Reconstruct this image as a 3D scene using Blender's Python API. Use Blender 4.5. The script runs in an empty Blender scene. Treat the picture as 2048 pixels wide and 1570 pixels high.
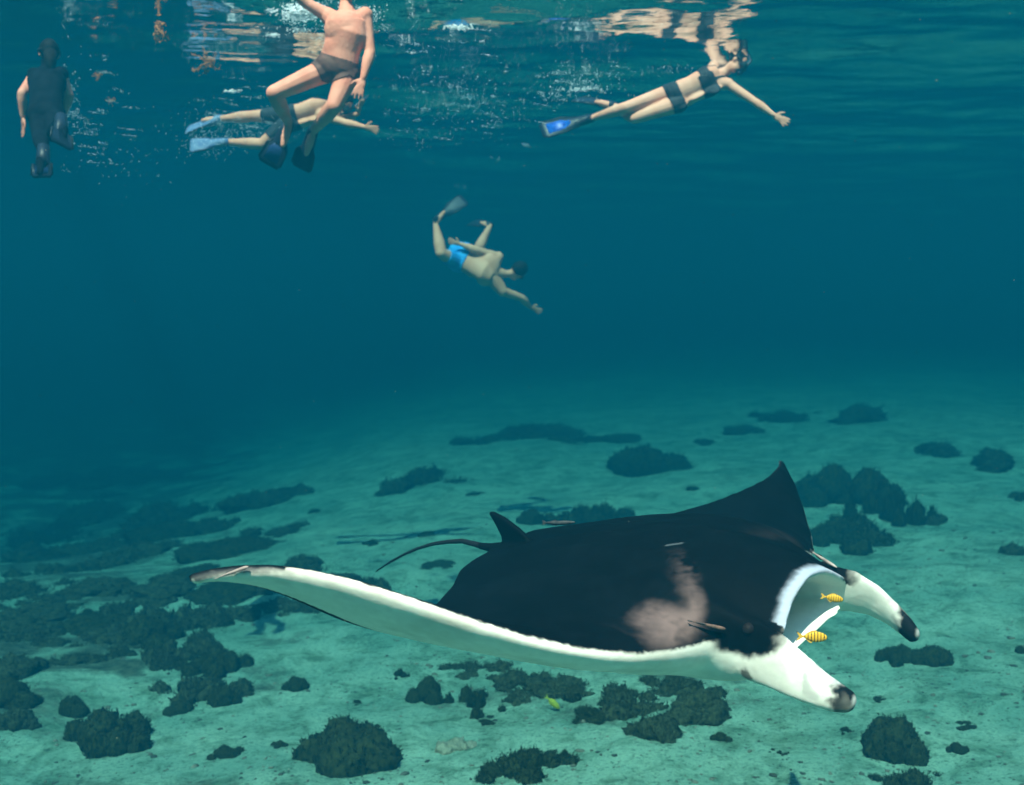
import bpy, bmesh, math, random
import numpy as np
from mathutils import Vector, Matrix, noise
R = math.radians
random.seed(7)
rng = np.random.default_rng(7)
sc = bpy.context.scene
col = sc.collection

# ------------------------------------------------------------------ camera
# sea surface z = 0, camera 2.5 m down, sea bed about 5.9 m down
F = 2196.0                                # focal length in pixels of the 2048 px wide photograph
PITCH = math.atan(185 / F)                # horizon row 600, image centre row 785
CZ = -2.5
cd = bpy.data.cameras.new('camera'); cam = bpy.data.objects.new('camera', cd); col.objects.link(cam)
cam.location = (0, 0, CZ); cam.rotation_euler = (R(90) - PITCH, 0, 0)
cd.sensor_width = 36; cd.lens = 36 * F / 2048; cd.clip_start = .05; cd.clip_end = 600
sc.camera = cam
cd.dof.use_dof = True; cd.dof.focus_distance = 4.5; cd.dof.aperture_fstop = 2.8      # sharp on the ray, soft far off

# ------------------------------------------------------------------ light
SUN_EL, SUN_AZ = 57.0, 198.0              # azimuth of the sun seen from above, from +Y clockwise
w = bpy.data.worlds.new('World'); sc.world = w; w.use_nodes = True
nt = w.node_tree; bg = nt.nodes['Background']
sky = nt.nodes.new('ShaderNodeTexSky'); sky.sky_type = 'NISHITA'; sky.sun_disc = False
sky.sun_elevation = R(SUN_EL); sky.sun_rotation = R(SUN_AZ)
nt.links.new(sky.outputs[0], bg.inputs[0]); bg.inputs[1].default_value = 0.12
sd = bpy.data.lights.new('sun', 'SUN'); sun = bpy.data.objects.new('sun', sd); col.objects.link(sun)
sd.energy = 5.0; sd.angle = R(0.5); sd.color = (1.0, .58, .46)
_to = Vector((math.sin(R(SUN_AZ)) * math.cos(R(SUN_EL)), math.cos(R(SUN_AZ)) * math.cos(R(SUN_EL)), math.sin(R(SUN_EL))))
sun.rotation_euler = _to.to_track_quat('Z', 'Y').to_euler(); sun.location = _to * 40
vs = sc.view_settings; vs.view_transform = 'Standard'; vs.look = 'None'; vs.gamma = 1; vs.use_curve_mapping = False
vs.exposure = 2.35
cy = sc.cycles
cy.use_denoising = True
cy.max_bounces = 8; cy.volume_bounces = 1; cy.transparent_max_bounces = 12; cy.diffuse_bounces = 3; cy.glossy_bounces = 3
cy.sample_clamp_indirect = 4.0; cy.caustics_reflective = False; cy.caustics_refractive = False
cy.use_adaptive_sampling = True; cy.adaptive_threshold = 0.02

# ------------------------------------------------------------------ helpers
def tag(o, label=None, cat=None, group=None, kind=None):
    if label: o['label'] = label
    if cat: o['category'] = cat
    if group: o['group'] = group
    if kind: o['kind'] = kind
    return o
def mesh_obj(name, verts, faces, mat=None, parent=None, smooth=True):
    me = bpy.data.meshes.new(name)
    me.from_pydata([tuple(v) for v in verts], [], [tuple(int(i) for i in f) for f in faces]); me.update()
    if smooth: me.polygons.foreach_set('use_smooth', [True] * len(me.polygons))
    o = bpy.data.objects.new(name, me); col.objects.link(o)
    if mat: me.materials.append(mat)
    if parent: o.parent = parent
    return o
def empty(name, loc=(0, 0, 0)):
    o = bpy.data.objects.new(name, None); col.objects.link(o); o.location = loc; o.empty_display_size = .1
    return o
def keep(o, parent):
    """parent without moving (parents carry only a location)"""
    o.parent = parent; o.matrix_parent_inverse = Matrix.Translation(-parent.location)
    return o
CP, SP = math.cos(PITCH), math.sin(PITCH)
def ray(px, py):
    x = (px - 1024) / F; up = (785 - py) / F
    return Vector((x, CP + up * SP, -SP + up * CP))
def P(px, py, Y):
    """point that a photograph pixel shows at the distance Y ahead of the camera"""
    d = ray(px, py); d *= Y / d.y
    return Vector((d.x, d.y, d.z + CZ))
def sstep(a, b, x):
    t = np.clip((np.asarray(x, float) - a) / (b - a), 0, 1); return t * t * (3 - 2 * t)
def N(m, t, **kw):
    n = m.node_tree.nodes.new(t)
    for k, v in kw.items(): setattr(n, k, v)
    return n
def material(name, base=(.5, .5, .5), rough=.6, spec=.3):
    m = bpy.data.materials.new(name); m.use_nodes = True
    b = m.node_tree.nodes['Principled BSDF']
    b.inputs['Base Color'].default_value = (*base, 1); b.inputs['Roughness'].default_value = rough
    b.inputs['Specular IOR Level'].default_value = spec
    return m, b
def noisy(name, c0, c1, scale=8, rough=.7, detail=4, bump=0, bscale=None, spec=.3, lo=.35, hi=.65, coords='Object'):
    """two colours mixed by noise, with an optional fine relief"""
    m, b = material(name, c0, rough, spec); L = m.node_tree.links
    tc = N(m, 'ShaderNodeTexCoord'); nz = N(m, 'ShaderNodeTexNoise')
    nz.inputs['Scale'].default_value = scale; nz.inputs['Detail'].default_value = detail
    L.new(tc.outputs[coords], nz.inputs['Vector'])
    rp = N(m, 'ShaderNodeValToRGB'); rp.color_ramp.elements[0].position = lo; rp.color_ramp.elements[1].position = hi
    rp.color_ramp.elements[0].color = (*c0, 1); rp.color_ramp.elements[1].color = (*c1, 1)
    L.new(nz.outputs[0], rp.inputs[0]); L.new(rp.outputs[0], b.inputs['Base Color'])
    if bump:
        n2 = N(m, 'ShaderNodeTexNoise'); n2.inputs['Scale'].default_value = bscale or scale * 4; n2.inputs['Detail'].default_value = 5
        L.new(tc.outputs[coords], n2.inputs['Vector'])
        bp = N(m, 'ShaderNodeBump'); bp.inputs['Strength'].default_value = bump; bp.inputs['Distance'].default_value = .02
        L.new(n2.outputs[0], bp.inputs['Height']); L.new(bp.outputs[0], b.inputs['Normal'])
    return m
def ico(sub):
    bm = bmesh.new(); bmesh.ops.create_icosphere(bm, subdivisions=sub, radius=1)
    v = np.array([x.co for x in bm.verts]); f = [tuple(x.index for x in q.verts) for q in bm.faces]; bm.free()
    return v, f
ICO = {k: ico(k) for k in (1, 2, 3, 4)}

class MB:
    """collects closed shapes for one mesh"""
    def __init__(s): s.v = []; s.f = []
    def add(s, v, f):
        o = len(s.v); s.v.extend([tuple(p) for p in v]); s.f.extend([tuple(i + o for i in q) for q in f])
    def ell(s, c, ax, basis=None, sub=2):
        v, f = ICO[sub]; q = v * np.array(ax)
        if basis is not None: q = q @ np.array([list(b) for b in basis])
        s.add(q + np.array(c), f)
    def tube(s, pts, rad, n=10, flat=None, cap=True, up=None):
        """loft of ellipses along pts; rad = list of r or (r_side, r_up)"""
        pts = [Vector(p) for p in pts]; k = len(pts); vs = []; fs = []
        u0 = Vector(up) if up is not None else Vector((.13, .31, .94))
        for i, p in enumerate(pts):
            t = (pts[min(i + 1, k - 1)] - pts[max(i - 1, 0)]).normalized()
            sdv = t.cross(u0)
            if sdv.length < 1e-4: sdv = t.cross(Vector((1, 0, 0)))
            sdv.normalize(); uu = sdv.cross(t)
            if up is None: u0 = uu
            r = rad[i] if hasattr(rad[i], '__len__') else (rad[i], rad[i])
            for j in range(n):
                a = 2 * math.pi * j / n
                vs.append(p + sdv * (math.cos(a) * r[0]) + uu * (math.sin(a) * r[1]))
        for i in range(k - 1):
            for j in range(n):
                fs.append((i * n + j, i * n + (j + 1) % n, (i + 1) * n + (j + 1) % n, (i + 1) * n + j))
        if cap:
            fs.append(tuple(range(n))[::-1]); fs.append(tuple(range((k - 1) * n, k * n)))
        s.add(vs, fs)
    def cap(s, p0, r0, p1, r1, n=12):
        """rounded tapered limb"""
        p0, p1 = Vector(p0), Vector(p1); d = (p1 - p0); L = d.length; d = d / max(L, 1e-6)
        pts = []; rr = []
        for a in (-.985, -.8, -.45): pts.append(p0 + d * a * r0); rr.append(r0 * math.sqrt(1 - a * a))
        pts.append(p0); rr.append(r0); pts.append(p1); rr.append(r1)
        for a in (.45, .8, .985): pts.append(p1 + d * a * r1); rr.append(r1 * math.sqrt(1 - a * a))
        s.tube(pts, rr, n)
    def build(s, name, mat=None, parent=None, smooth=True): return mesh_obj(name, s.v, s.f, mat, parent, smooth)
def fused(mb, voxel, smooth_it=4, factor=.5):
    """one continuous skin round all the shapes of mb: vertex array and faces"""
    me = bpy.data.meshes.new('tmp'); me.from_pydata(mb.v, [], mb.f); me.update()
    o = bpy.data.objects.new('tmp', me); col.objects.link(o)
    m = o.modifiers.new('r', 'REMESH'); m.mode = 'VOXEL'; m.voxel_size = voxel; m.adaptivity = 0
    if smooth_it:
        m2 = o.modifiers.new('s', 'SMOOTH'); m2.factor = factor; m2.iterations = smooth_it
    dg = bpy.context.evaluated_depsgraph_get(); dg.update()
    ev = o.evaluated_get(dg); m3 = bpy.data.meshes.new_from_object(ev)
    v = np.empty(len(m3.vertices) * 3); m3.vertices.foreach_get('co', v); v = v.reshape(-1, 3)
    n = np.empty(len(m3.vertices) * 3); m3.vertices.foreach_get('normal', n); n = n.reshape(-1, 3)
    f = [tuple(p.vertices) for p in m3.polygons]
    bpy.data.objects.remove(o); bpy.data.meshes.remove(me); bpy.data.meshes.remove(m3)
    return v, n, f
def paint(o, rgb, name='Col'):
    a = o.data.color_attributes.new(name, 'FLOAT_COLOR', 'POINT')
    c = np.ones((len(o.data.vertices), 4)); c[:, :3] = rgb; a.data.foreach_set('color', c.ravel())

# ------------------------------------------------------------------ sea bed
def vnoise(x, y, sc_, seed=0.0):
    return noise.noise(Vector((x * sc_, y * sc_, seed)))
def bed_z(x, y):
    z = -5.9 + .05 * max(-14, min(14, x))
    a, b = min(1, max(0, (-.5 - x) / 11)), min(1, max(0, (y - 11) / 13))
    z -= 1.35 * a * a * (3 - 2 * a) * b * b * (3 - 2 * b)                  # drop-off towards the far left
    z += .22 * vnoise(x, y, .16, 1.3) + .10 * vnoise(x, y, .45, 4.1) + .035 * vnoise(x, y, 1.5, 8.2)
    return z
def on_bed(px, py):
    d = ray(px, py); lo, hi = 1.0, 120.0
    f = lambda t: (CZ + d.z * t) - bed_z(d.x * t, d.y * t)
    t = lo
    while t < hi and f(t) > 0: t += .25
    a, b = t - .25, t
    for _ in range(18):
        m_ = (a + b) / 2
        if f(m_) > 0: a = m_
        else: b = m_
    return Vector((d.x * b, d.y * b, CZ + d.z * b))
def spaced(segs):
    out = []
    for a, b, st in segs: out += list(np.arange(a, b, st))
    return out + [segs[-1][1]]
def sheet(name, xs, ys, zf, mat):
    vs_ = [(x, y, zf(x, y)) for y in ys for x in xs]; nx = len(xs)
    fs = [(j * nx + i, j * nx + i + 1, (j + 1) * nx + i + 1, (j + 1) * nx + i) for j in range(len(ys) - 1) for i in range(nx - 1)]
    return mesh_obj(name, vs_, fs, mat)
def sand_material():
    m, b = material('sand', (.4, .4, .3), .9, .1); L = m.node_tree.links
    tc = N(m, 'ShaderNodeTexCoord')
    def nz(scale, detail=4, rough=.55, dist=0):
        n = N(m, 'ShaderNodeTexNoise'); n.inputs['Scale'].default_value = scale; n.inputs['Detail'].default_value = detail
        n.inputs['Roughness'].default_value = rough; n.inputs['Distortion'].default_value = dist
        L.new(tc.outputs['Object'], n.inputs['Vector']); return n
    def ramp(src, p0, c0, p1, c1):
        r = N(m, 'ShaderNodeValToRGB'); e = r.color_ramp.elements
        e[0].position = p0; e[1].position = p1; e[0].color = (*c0, 1); e[1].color = (*c1, 1); L.new(src, r.inputs[0]); return r
    def mix(fac, a, bb, mode='MIX'):
        x = N(m, 'ShaderNodeMix', data_type='RGBA', blend_type=mode); L.new(fac, x.inputs[0]) if not isinstance(fac, float) else setattr(x.inputs[0], 'default_value', fac)
        L.new(a, x.inputs[6]); L.new(bb, x.inputs[7]); return x
    base = ramp(nz(.9, 6, .6).outputs[0], .35, (.15, .29, .225), .68, (.29, .45, .345))
    turf = ramp(nz(3.2, 8, .72, .6).outputs[0], .46, (1, 1, 1), .66, (.34, .40, .34))      # thin algal turf, patchy
    m1 = mix(1.0, base.outputs[0], turf.outputs[0], 'MULTIPLY')
    grit = ramp(nz(26, 5, .75).outputs[0], .52, (1, 1, 1), .68, (.22, .26, .23))           # dark grit and shell bits
    m2 = mix(1.0, m1.outputs[2], grit.outputs[0], 'MULTIPLY')
    lite = ramp(nz(55, 3, .6).outputs[0], .3, (.8, .8, .8), .75, (1.2, 1.2, 1.15))
    m3 = mix(.8, m2.outputs[2], lite.outputs[0], 'MULTIPLY')
    # reef flat: turf covered ground that takes over towards the left and in a tongue under the ray
    sx = N(m, 'ShaderNodeSeparateXYZ'); L.new(tc.outputs['Object'], sx.inputs[0])
    def mr(src, a0, a1, b0, b1):
        r = N(m, 'ShaderNodeMapRange', interpolation_type='SMOOTHSTEP'); L.new(src, r.inputs['Value'])
        for k_, v_ in zip(('From Min', 'From Max', 'To Min', 'To Max'), (a0, a1, b0, b1)): r.inputs[k_].default_value = v_
        return r.outputs[0]
    def op(o_, a_, b_):
        x = N(m, 'ShaderNodeMath', operation=o_)
        for i_, q_ in enumerate((a_, b_)):
            if isinstance(q_, (int, float)): x.inputs[i_].default_value = q_
            else: L.new(q_, x.inputs[i_])
        return x.outputs[0]
    lean = op('ADD', sx.outputs[0], op('MULTIPLY', sx.outputs[1], .22))         # the reef edge runs obliquely
    left = mr(lean, -3.2, 2.0, .16, -.10)
    far = mr(sx.outputs[1], 20, 40, 0, .06)
    dx = op('MULTIPLY', op('SUBTRACT', sx.outputs[0], .75), .55); dy = op('SUBTRACT', sx.outputs[1], 9.4)
    tongue = mr(op('SQRT', op('ADD', op('MULTIPLY', dx, dx), op('MULTIPLY', dy, dy)), 0.), .3, 1.5, .20, 0)
    cover = op('ADD', op('ADD', nz(.85, 9, .66, .5).outputs[0], left), op('ADD', tongue, far))
    reef = ramp(nz(11, 8, .8).outputs[0], .38, (.016, .026, .018), .66, (.11, .14, .095))
    msk = mr(cover, .56, .72, 0, 1)
    m4 = mix(msk, m3.outputs[2], reef.outputs[0])
    L.new(m4.outputs[2], b.inputs['Base Color'])
    bp = N(m, 'ShaderNodeBump'); bp.inputs['Strength'].default_value = .7; bp.inputs['Distance'].default_value = .05
    L.new(nz(14, 8, .7).outputs[0], bp.inputs['Height']); L.new(bp.outputs[0], b.inputs['Normal'])
    return m
bed = sheet('seabed', spaced([(-100, -24, 4), (-24, -9, .4), (-9, 9, .13), (9, 24, .4), (24, 100, 4)]),
            spaced([(-20, 3, 2), (3, 18, .13), (18, 40, .4), (40, 110, 3)]), bed_z, sand_material())
tag(bed, 'pale sandy sea floor with specks of rubble and thin algae', 'sea floor', kind='structure')

# ------------------------------------------------------------------ water surface and body of water
def wave_z(x, y):
    z = .026 * math.sin(1.1 * y + .5 * x + 1.2 * vnoise(x, y, .2, 3)) + .015 * math.sin(2.3 * y - 1.1 * x + 2 * vnoise(x, y, .3, 9))
    z += .034 * vnoise(x * .55, y, 1.25, 2.2) + .017 * vnoise(x * .6, y, 3.1, 5.5)
    z += .011 * vnoise(x, y * .8, 2.1, 11.7)
    return z
def water_material():
    m = bpy.data.materials.new('water_surface'); m.use_nodes = True; nt = m.node_tree; L = nt.links
    for n in list(nt.nodes): nt.nodes.remove(n)
    out = N(m, 'ShaderNodeOutputMaterial'); mx = N(m, 'ShaderNodeMixShader'); fr = N(m, 'ShaderNodeFresnel'); fr.inputs[0].default_value = 1.333
    tr = N(m, 'ShaderNodeBsdfTransparent'); gl = N(m, 'ShaderNodeBsdfGlossy'); gl.inputs['Roughness'].default_value = .03
    tc = N(m, 'ShaderNodeTexCoord'); mp = N(m, 'ShaderNodeMapping'); mp.inputs['Scale'].default_value = (.6, 1, 1)
    nz = N(m, 'ShaderNodeTexNoise'); nz.inputs['Scale'].default_value = 5.5; nz.inputs['Detail'].default_value = 3
    L.new(tc.outputs['Object'], mp.inputs[0]); L.new(mp.outputs[0], nz.inputs['Vector'])
    bp = N(m, 'ShaderNodeBump'); bp.inputs['Strength'].default_value = .2; bp.inputs['Distance'].default_value = .03
    L.new(nz.outputs[0], bp.inputs['Height']); L.new(bp.outputs[0], fr.inputs['Normal']); L.new(bp.outputs[0], gl.inputs['Normal'])
    L.new(fr.outputs[0], mx.inputs[0]); L.new(tr.outputs[0], mx.inputs[1]); L.new(gl.outputs[0], mx.inputs[2]); L.new(mx.outputs[0], out.inputs['Surface'])
    return m
surf = sheet('water', spaced([(-100, -20, 4), (-20, -9, .3), (-9, 10, .09), (10, 20, .3), (20, 100, 4)]),
             spaced([(-20, 4, 1), (4, 18, .07), (18, 34, .25), (34, 110, 3)]), wave_z, water_material())
tag(surf, 'rippled underside of the sea surface', 'water', kind='structure')
def haze_box():
    mb = MB(); x0, x1, y0, y1, z0, z1 = -99, 99, -19, 109, -9.8, .75
    v = [(x, y, z) for z in (z0, z1) for y in (y0, y1) for x in (x0, x1)]
    mb.add(v, [(0, 2, 3, 1), (4, 5, 7, 6), (0, 1, 5, 4), (2, 6, 7, 3), (0, 4, 6, 2), (1, 3, 7, 5)])
    m = bpy.data.materials.new('sea_water'); m.use_nodes = True; nt = m.node_tree
    for n in list(nt.nodes): nt.nodes.remove(n)
    out = N(m, 'ShaderNodeOutputMaterial'); pv = N(m, 'ShaderNodeVolumePrincipled'); pv.inputs['Density Attribute'].default_value = ''
    # scattering = D * colour, absorption = D * (1 - colour) * (1 - sqrt(absorption colour))
    D = .20; want_s = np.array(HAZE_S); want_a = np.array(HAZE_A)
    c = want_s / D; sq = 1 - want_a / D / (1 - c); sq = np.clip(sq, 0, 1)
    pv.inputs['Density'].default_value = D; pv.inputs['Color'].default_value = (*c, 1)
    pv.inputs['Absorption Color'].default_value = (*(sq ** 2), 1); pv.inputs['Anisotropy'].default_value = .15
    nt.links.new(pv.outputs[0], out.inputs['Volume'])
    o = mb.build('haze', m, smooth=False)
    tag(o, 'blue green sea water that fades far things', 'water', kind='stuff')
HAZE_S = (.0001, .0071, .0122)      # scattering per metre
HAZE_A = (.150, .0725, .0670)       # absorption per metre
haze_box()

# ------------------------------------------------------------------ manta ray
MSV = np.array([0, .08, .145, .165, .18, .20, .25, .37, .5, .63, .75, .85, .93, 1.0])
MLE = np.array([.845, .85, .865, .82, .70, .63, .59, .52, .40, .25, .06, -.13, -.30, -.50])
MTE = np.array([-.86, -.86, -.83, -.81, -.80, -.78, -.74, -.62, -.50, -.42, -.40, -.42, -.47, -.54])
FSV = np.array([0, .08, .16, .19, .25, .37, .5, .63, .75, .85, .93, 1.0])
FLE = np.array([.80, .80, .76, .66, .60, .52, .40, .25, .06, -.13, -.30, -.50])
FTE = np.array([-.86, -.86, -.82, -.79, -.74, -.62, -.50, -.42, -.40, -.42, -.47, -.54])
MB_HALF = 1.8217; MK = MB_HALF / 1.9
M_POS = Vector((.5309, 4.5917, -3.6914)); M_AL, M_PI, M_RO = .7279, .0142, -.1937
WING_R = (.7878, .7788, -.0388, -1.7667, .0317, .4746, .2948)    # bend (4), twist (2), sweep of the wing on the camera's side
WING_L = (-1.826, 2.8069, .3383, -.9862, .4007, -1.8187, -.4792)
def smooth_tab(X, Y):
    g = np.linspace(0, 1, 401); y = np.interp(g, X, Y); k = np.hanning(17); k /= k.sum()
    yy = np.convolve(np.r_[y[:8][::-1], y, [y[-1]] * 8], k, 'valid'); return g, yy
G_LE = smooth_tab(MSV, MLE); G_TE = smooth_tab(MSV, MTE)
def naca(x):
    x = np.clip(x, 0, 1); return (.2969 * np.sqrt(x) - .126 * x - .3516 * x**2 + .2843 * x**3 - .1036 * x**4) / .1
def manta_rest():
    s_abs = np.unique(np.concatenate([np.linspace(0, .14, 15), np.linspace(.14, .22, 18), np.linspace(.22, .95, 50), np.linspace(.95, .998, 10)]))
    svals = np.concatenate([-s_abs[::-1], s_abs[1:]])
    nT = 46; rows = []
    for sv in svals:
        s = abs(sv); le = np.interp(s, *G_LE); te = np.interp(s, *G_TE)
        tt = np.interp(s, [0, .1, .2, .3, .5, .75, 1], [.25, .235, .185, .12, .062, .030, .012])
        tb = np.interp(s, [0, .1, .2, .26, .34, .5, .75, 1], [.19, .19, .19, .15, .095, .050, .026, .012])
        hb = float(1 - sstep(.13, .215, s))
        c = (1 - np.cos(np.linspace(0, 1, nT) * math.pi)) / 2           # 0 trailing edge .. 1 leading edge
        u = te + (le - te) * c
        prof = naca(1 - c)
        zt_w = tt * prof + .010 * np.sqrt(np.clip(c * (1 - c) * 4, 0, 1)); zb_w = -tb * prof - .010 * np.sqrt(np.clip(c * (1 - c) * 4, 0, 1))
        lat = np.interp(s, [0, .08, .16, .22], [1, .95, .80, .70])
        zt_h = np.interp(u, [-.86, -.7, -.5, -.2, .1, .4, .62, .78, .89], [.03, .075, .13, .21, .25, .245, .22, .185, .15]) * lat
        zt_h = zt_h - .12 * (s / .165)**2 * sstep(.35, .89, u) * (1 if s < .18 else 1)
        zb_h = np.interp(u, [-.86, -.7, -.5, -.2, .2, .5, .75, .89], [-.03, -.05, -.09, -.145, -.19, -.225, -.20, -.12]) * (.9 + .1 * lat)
        zt = zt_h * hb + zt_w * (1 - hb); zb = zb_h * hb + zb_w * (1 - hb)
        # lower jaw sits a little behind the upper lip
        pf = float(1 - sstep(.150, .176, s)) * min(1, hb * 1.3)
        ub = te + (le - .032 * pf - te) * c
        zb = zb + .035 * pf * sstep(.62, .86, u)
        zl, zj = zt[-1], zb[-1]; mid = (zl + zj) / 2
        du = le - (le - .40) * pf
        m_u = [le - .012 * pf, le + (du - le) * .35, le + (du - le) * .8, du, du, le + (du - le) * .7, le + (du - le) * .22 - .010 * pf]
        m_w = [zl - .025 * pf, zl - .05 * pf, mid + .05 * pf, mid + .02 * pf, mid - .01 * pf, zj + .050 * pf, zj + .026 * pf]
        if pf < .02:
            kk = np.linspace(0, 1, 9)[1:-1]; m_u = list(np.full(7, le)); m_w = list(zl + (zj - zl) * kk)
        loop_u = np.concatenate([u, m_u, ub[::-1][:-1]]); loop_w = np.concatenate([zt, m_w, zb[::-1][:-1]])
        rows.append(np.stack([loop_u, np.full(len(loop_u), sv * 1.9), loop_w], 1))
    n = len(rows[0]); v = np.concatenate(rows); f = []
    for i in range(len(rows) - 1):
        for j in range(n):
            f.append((i * n + j, (i + 1) * n + j, (i + 1) * n + (j + 1) % n, i * n + (j + 1) % n))
    f.append(tuple(range(n))); f.append(tuple(range((len(rows) - 1) * n, len(rows) * n))[::-1])
    mb = MB(); mb.add(v, f)
    for sg in (1, -1):                                                 # cephalic lobes: tall at the root, rolled to a tube at the end
        pts = [(.60, .275, -.02), (.74, .308, -.03), (.86, .335, -.045), (.95, .348, -.078), (1.03, .338, -.118), (1.085, .315, -.148), (1.12, .292, -.167), (1.132, .284, -.174)]
        rad = [(.05, .12), (.040, .125), (.024, .112), (.022, .090), (.030, .068), (.034, .054), (.028, .040), (.014, .02)]
        mb.tube([(a, b * sg, c) for a, b, c in pts], rad, 16, up=(0, -.25 * sg, 1))
    fin = [(-.57, .08), (-.65, .150), (-.75, .205), (-.83, .228), (-.85, .222), (-.81, .155), (-.785, .10), (-.80, .02), (-.70, .0)]
    k = len(fin); cu, cw = np.mean([p[0] for p in fin]), np.mean([p[1] for p in fin])
    fv = [(u, y, w_) for y in (-.014, .014) for u, w_ in fin]
    mb.add(fv, [tuple(range(k))[::-1], tuple(range(k, 2 * k))] + [(i, (i + 1) % k, k + (i + 1) % k, k + i) for i in range(k)])
    mb.tube([(-.70, 0, .04), (-.80, 0, .035), (-.88, 0, .03), (-.96, 0, .03)], [.05, .035, .024, .017], 10)
    return fused(mb, .0085, 5, .5)
def manta_bend(v):
    """rest shape -> flexed wings"""
    out = np.empty_like(v); s = np.abs(v[:, 1]) / 1.9
    for sg, A in ((1, WING_R), (-1, WING_L)):
        sel = (v[:, 1] >= 0) if sg > 0 else (v[:, 1] < 0)
        S = np.linspace(0, 1.02, 300); q = np.clip((S - .16) / .84, 0, 1.03)
        th = A[0] * q + A[1] * q**2 + A[2] * q**3 + A[3] * q**6
        ds = (S[1] - S[0]) * MB_HALF; tm = (th[1:] + th[:-1]) / 2
        V = np.r_[0, np.cumsum(np.cos(tm))] * ds; Z = np.r_[0, np.cumsum(np.sin(tm))] * ds
        ss = s[sel]; qq = np.clip((ss - .16) / .84, 0, 1.03)
        tw = A[4] * qq + A[5] * qq**2
        uc = (np.interp(ss, FSV, FLE) + np.interp(ss, FSV, FTE)) / 2 * MK
        uu = v[sel, 0] * MK - uc; w_ = v[sel, 2] * MK
        if sg < 0: uu = np.where(uu > 0, uu * (1 - .16 * np.sin(np.clip(qq, 0, 1) * math.pi)), uu)      # far wing's front edge drawn back
        u2 = uc + uu * np.cos(tw) - w_ * np.sin(tw) - A[6] * qq**2 * .5
        w2 = uu * np.sin(tw) + w_ * np.cos(tw)
        t_ = np.interp(ss, S, th)
        out[sel] = np.stack([u2, sg * (np.interp(ss, S, V) - w2 * np.sin(t_)), np.interp(ss, S, Z) + w2 * np.cos(t_)], 1)
    return out
def manta_axes():
    H = Vector((math.cos(M_AL) * math.cos(M_PI), -math.sin(M_AL) * math.cos(M_PI), math.sin(M_PI)))
    R0 = Vector((-math.sin(M_AL), -math.cos(M_AL), 0)); U0 = H.cross(R0)
    if U0.z < 0: U0 = -U0
    Rr = R0 * math.cos(M_RO) + U0 * math.sin(M_RO); U = U0 * math.cos(M_RO) - R0 * math.sin(M_RO)
    return np.array([H, Rr, U])
M_AX = manta_axes()
def manta_world(v): return manta_bend(np.atleast_2d(np.asarray(v, float))) @ M_AX + np.array(M_POS)
def fbm(v, scale, seed=0., oct_=3):
    return np.array([noise.fractal(Vector((p[0] * scale + seed, p[1] * scale, p[2] * scale)), .6, 2.1, oct_) for p in v])
def head_top(u, s):
    lat = np.interp(s, [0, .08, .16, .22], [1, .95, .80, .70])
    z = np.interp(u, [-.86, -.7, -.5, -.2, .1, .4, .62, .78, .89], [.03, .075, .13, .21, .25, .245, .22, .185, .15]) * lat
    return z - .12 * (s / .165)**2 * sstep(.35, .89, u)
def head_bottom(u, s):
    lat = np.interp(s, [0, .08, .16, .22], [1, .95, .80, .70])
    return np.interp(u, [-.86, -.7, -.5, -.2, .2, .5, .75, .89], [-.03, -.05, -.09, -.145, -.19, -.225, -.20, -.12]) * (.9 + .1 * lat)
def lerp(c, d, m): return c * (1 - m[:, None]) + np.asarray(d)[None] * m[:, None]
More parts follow.
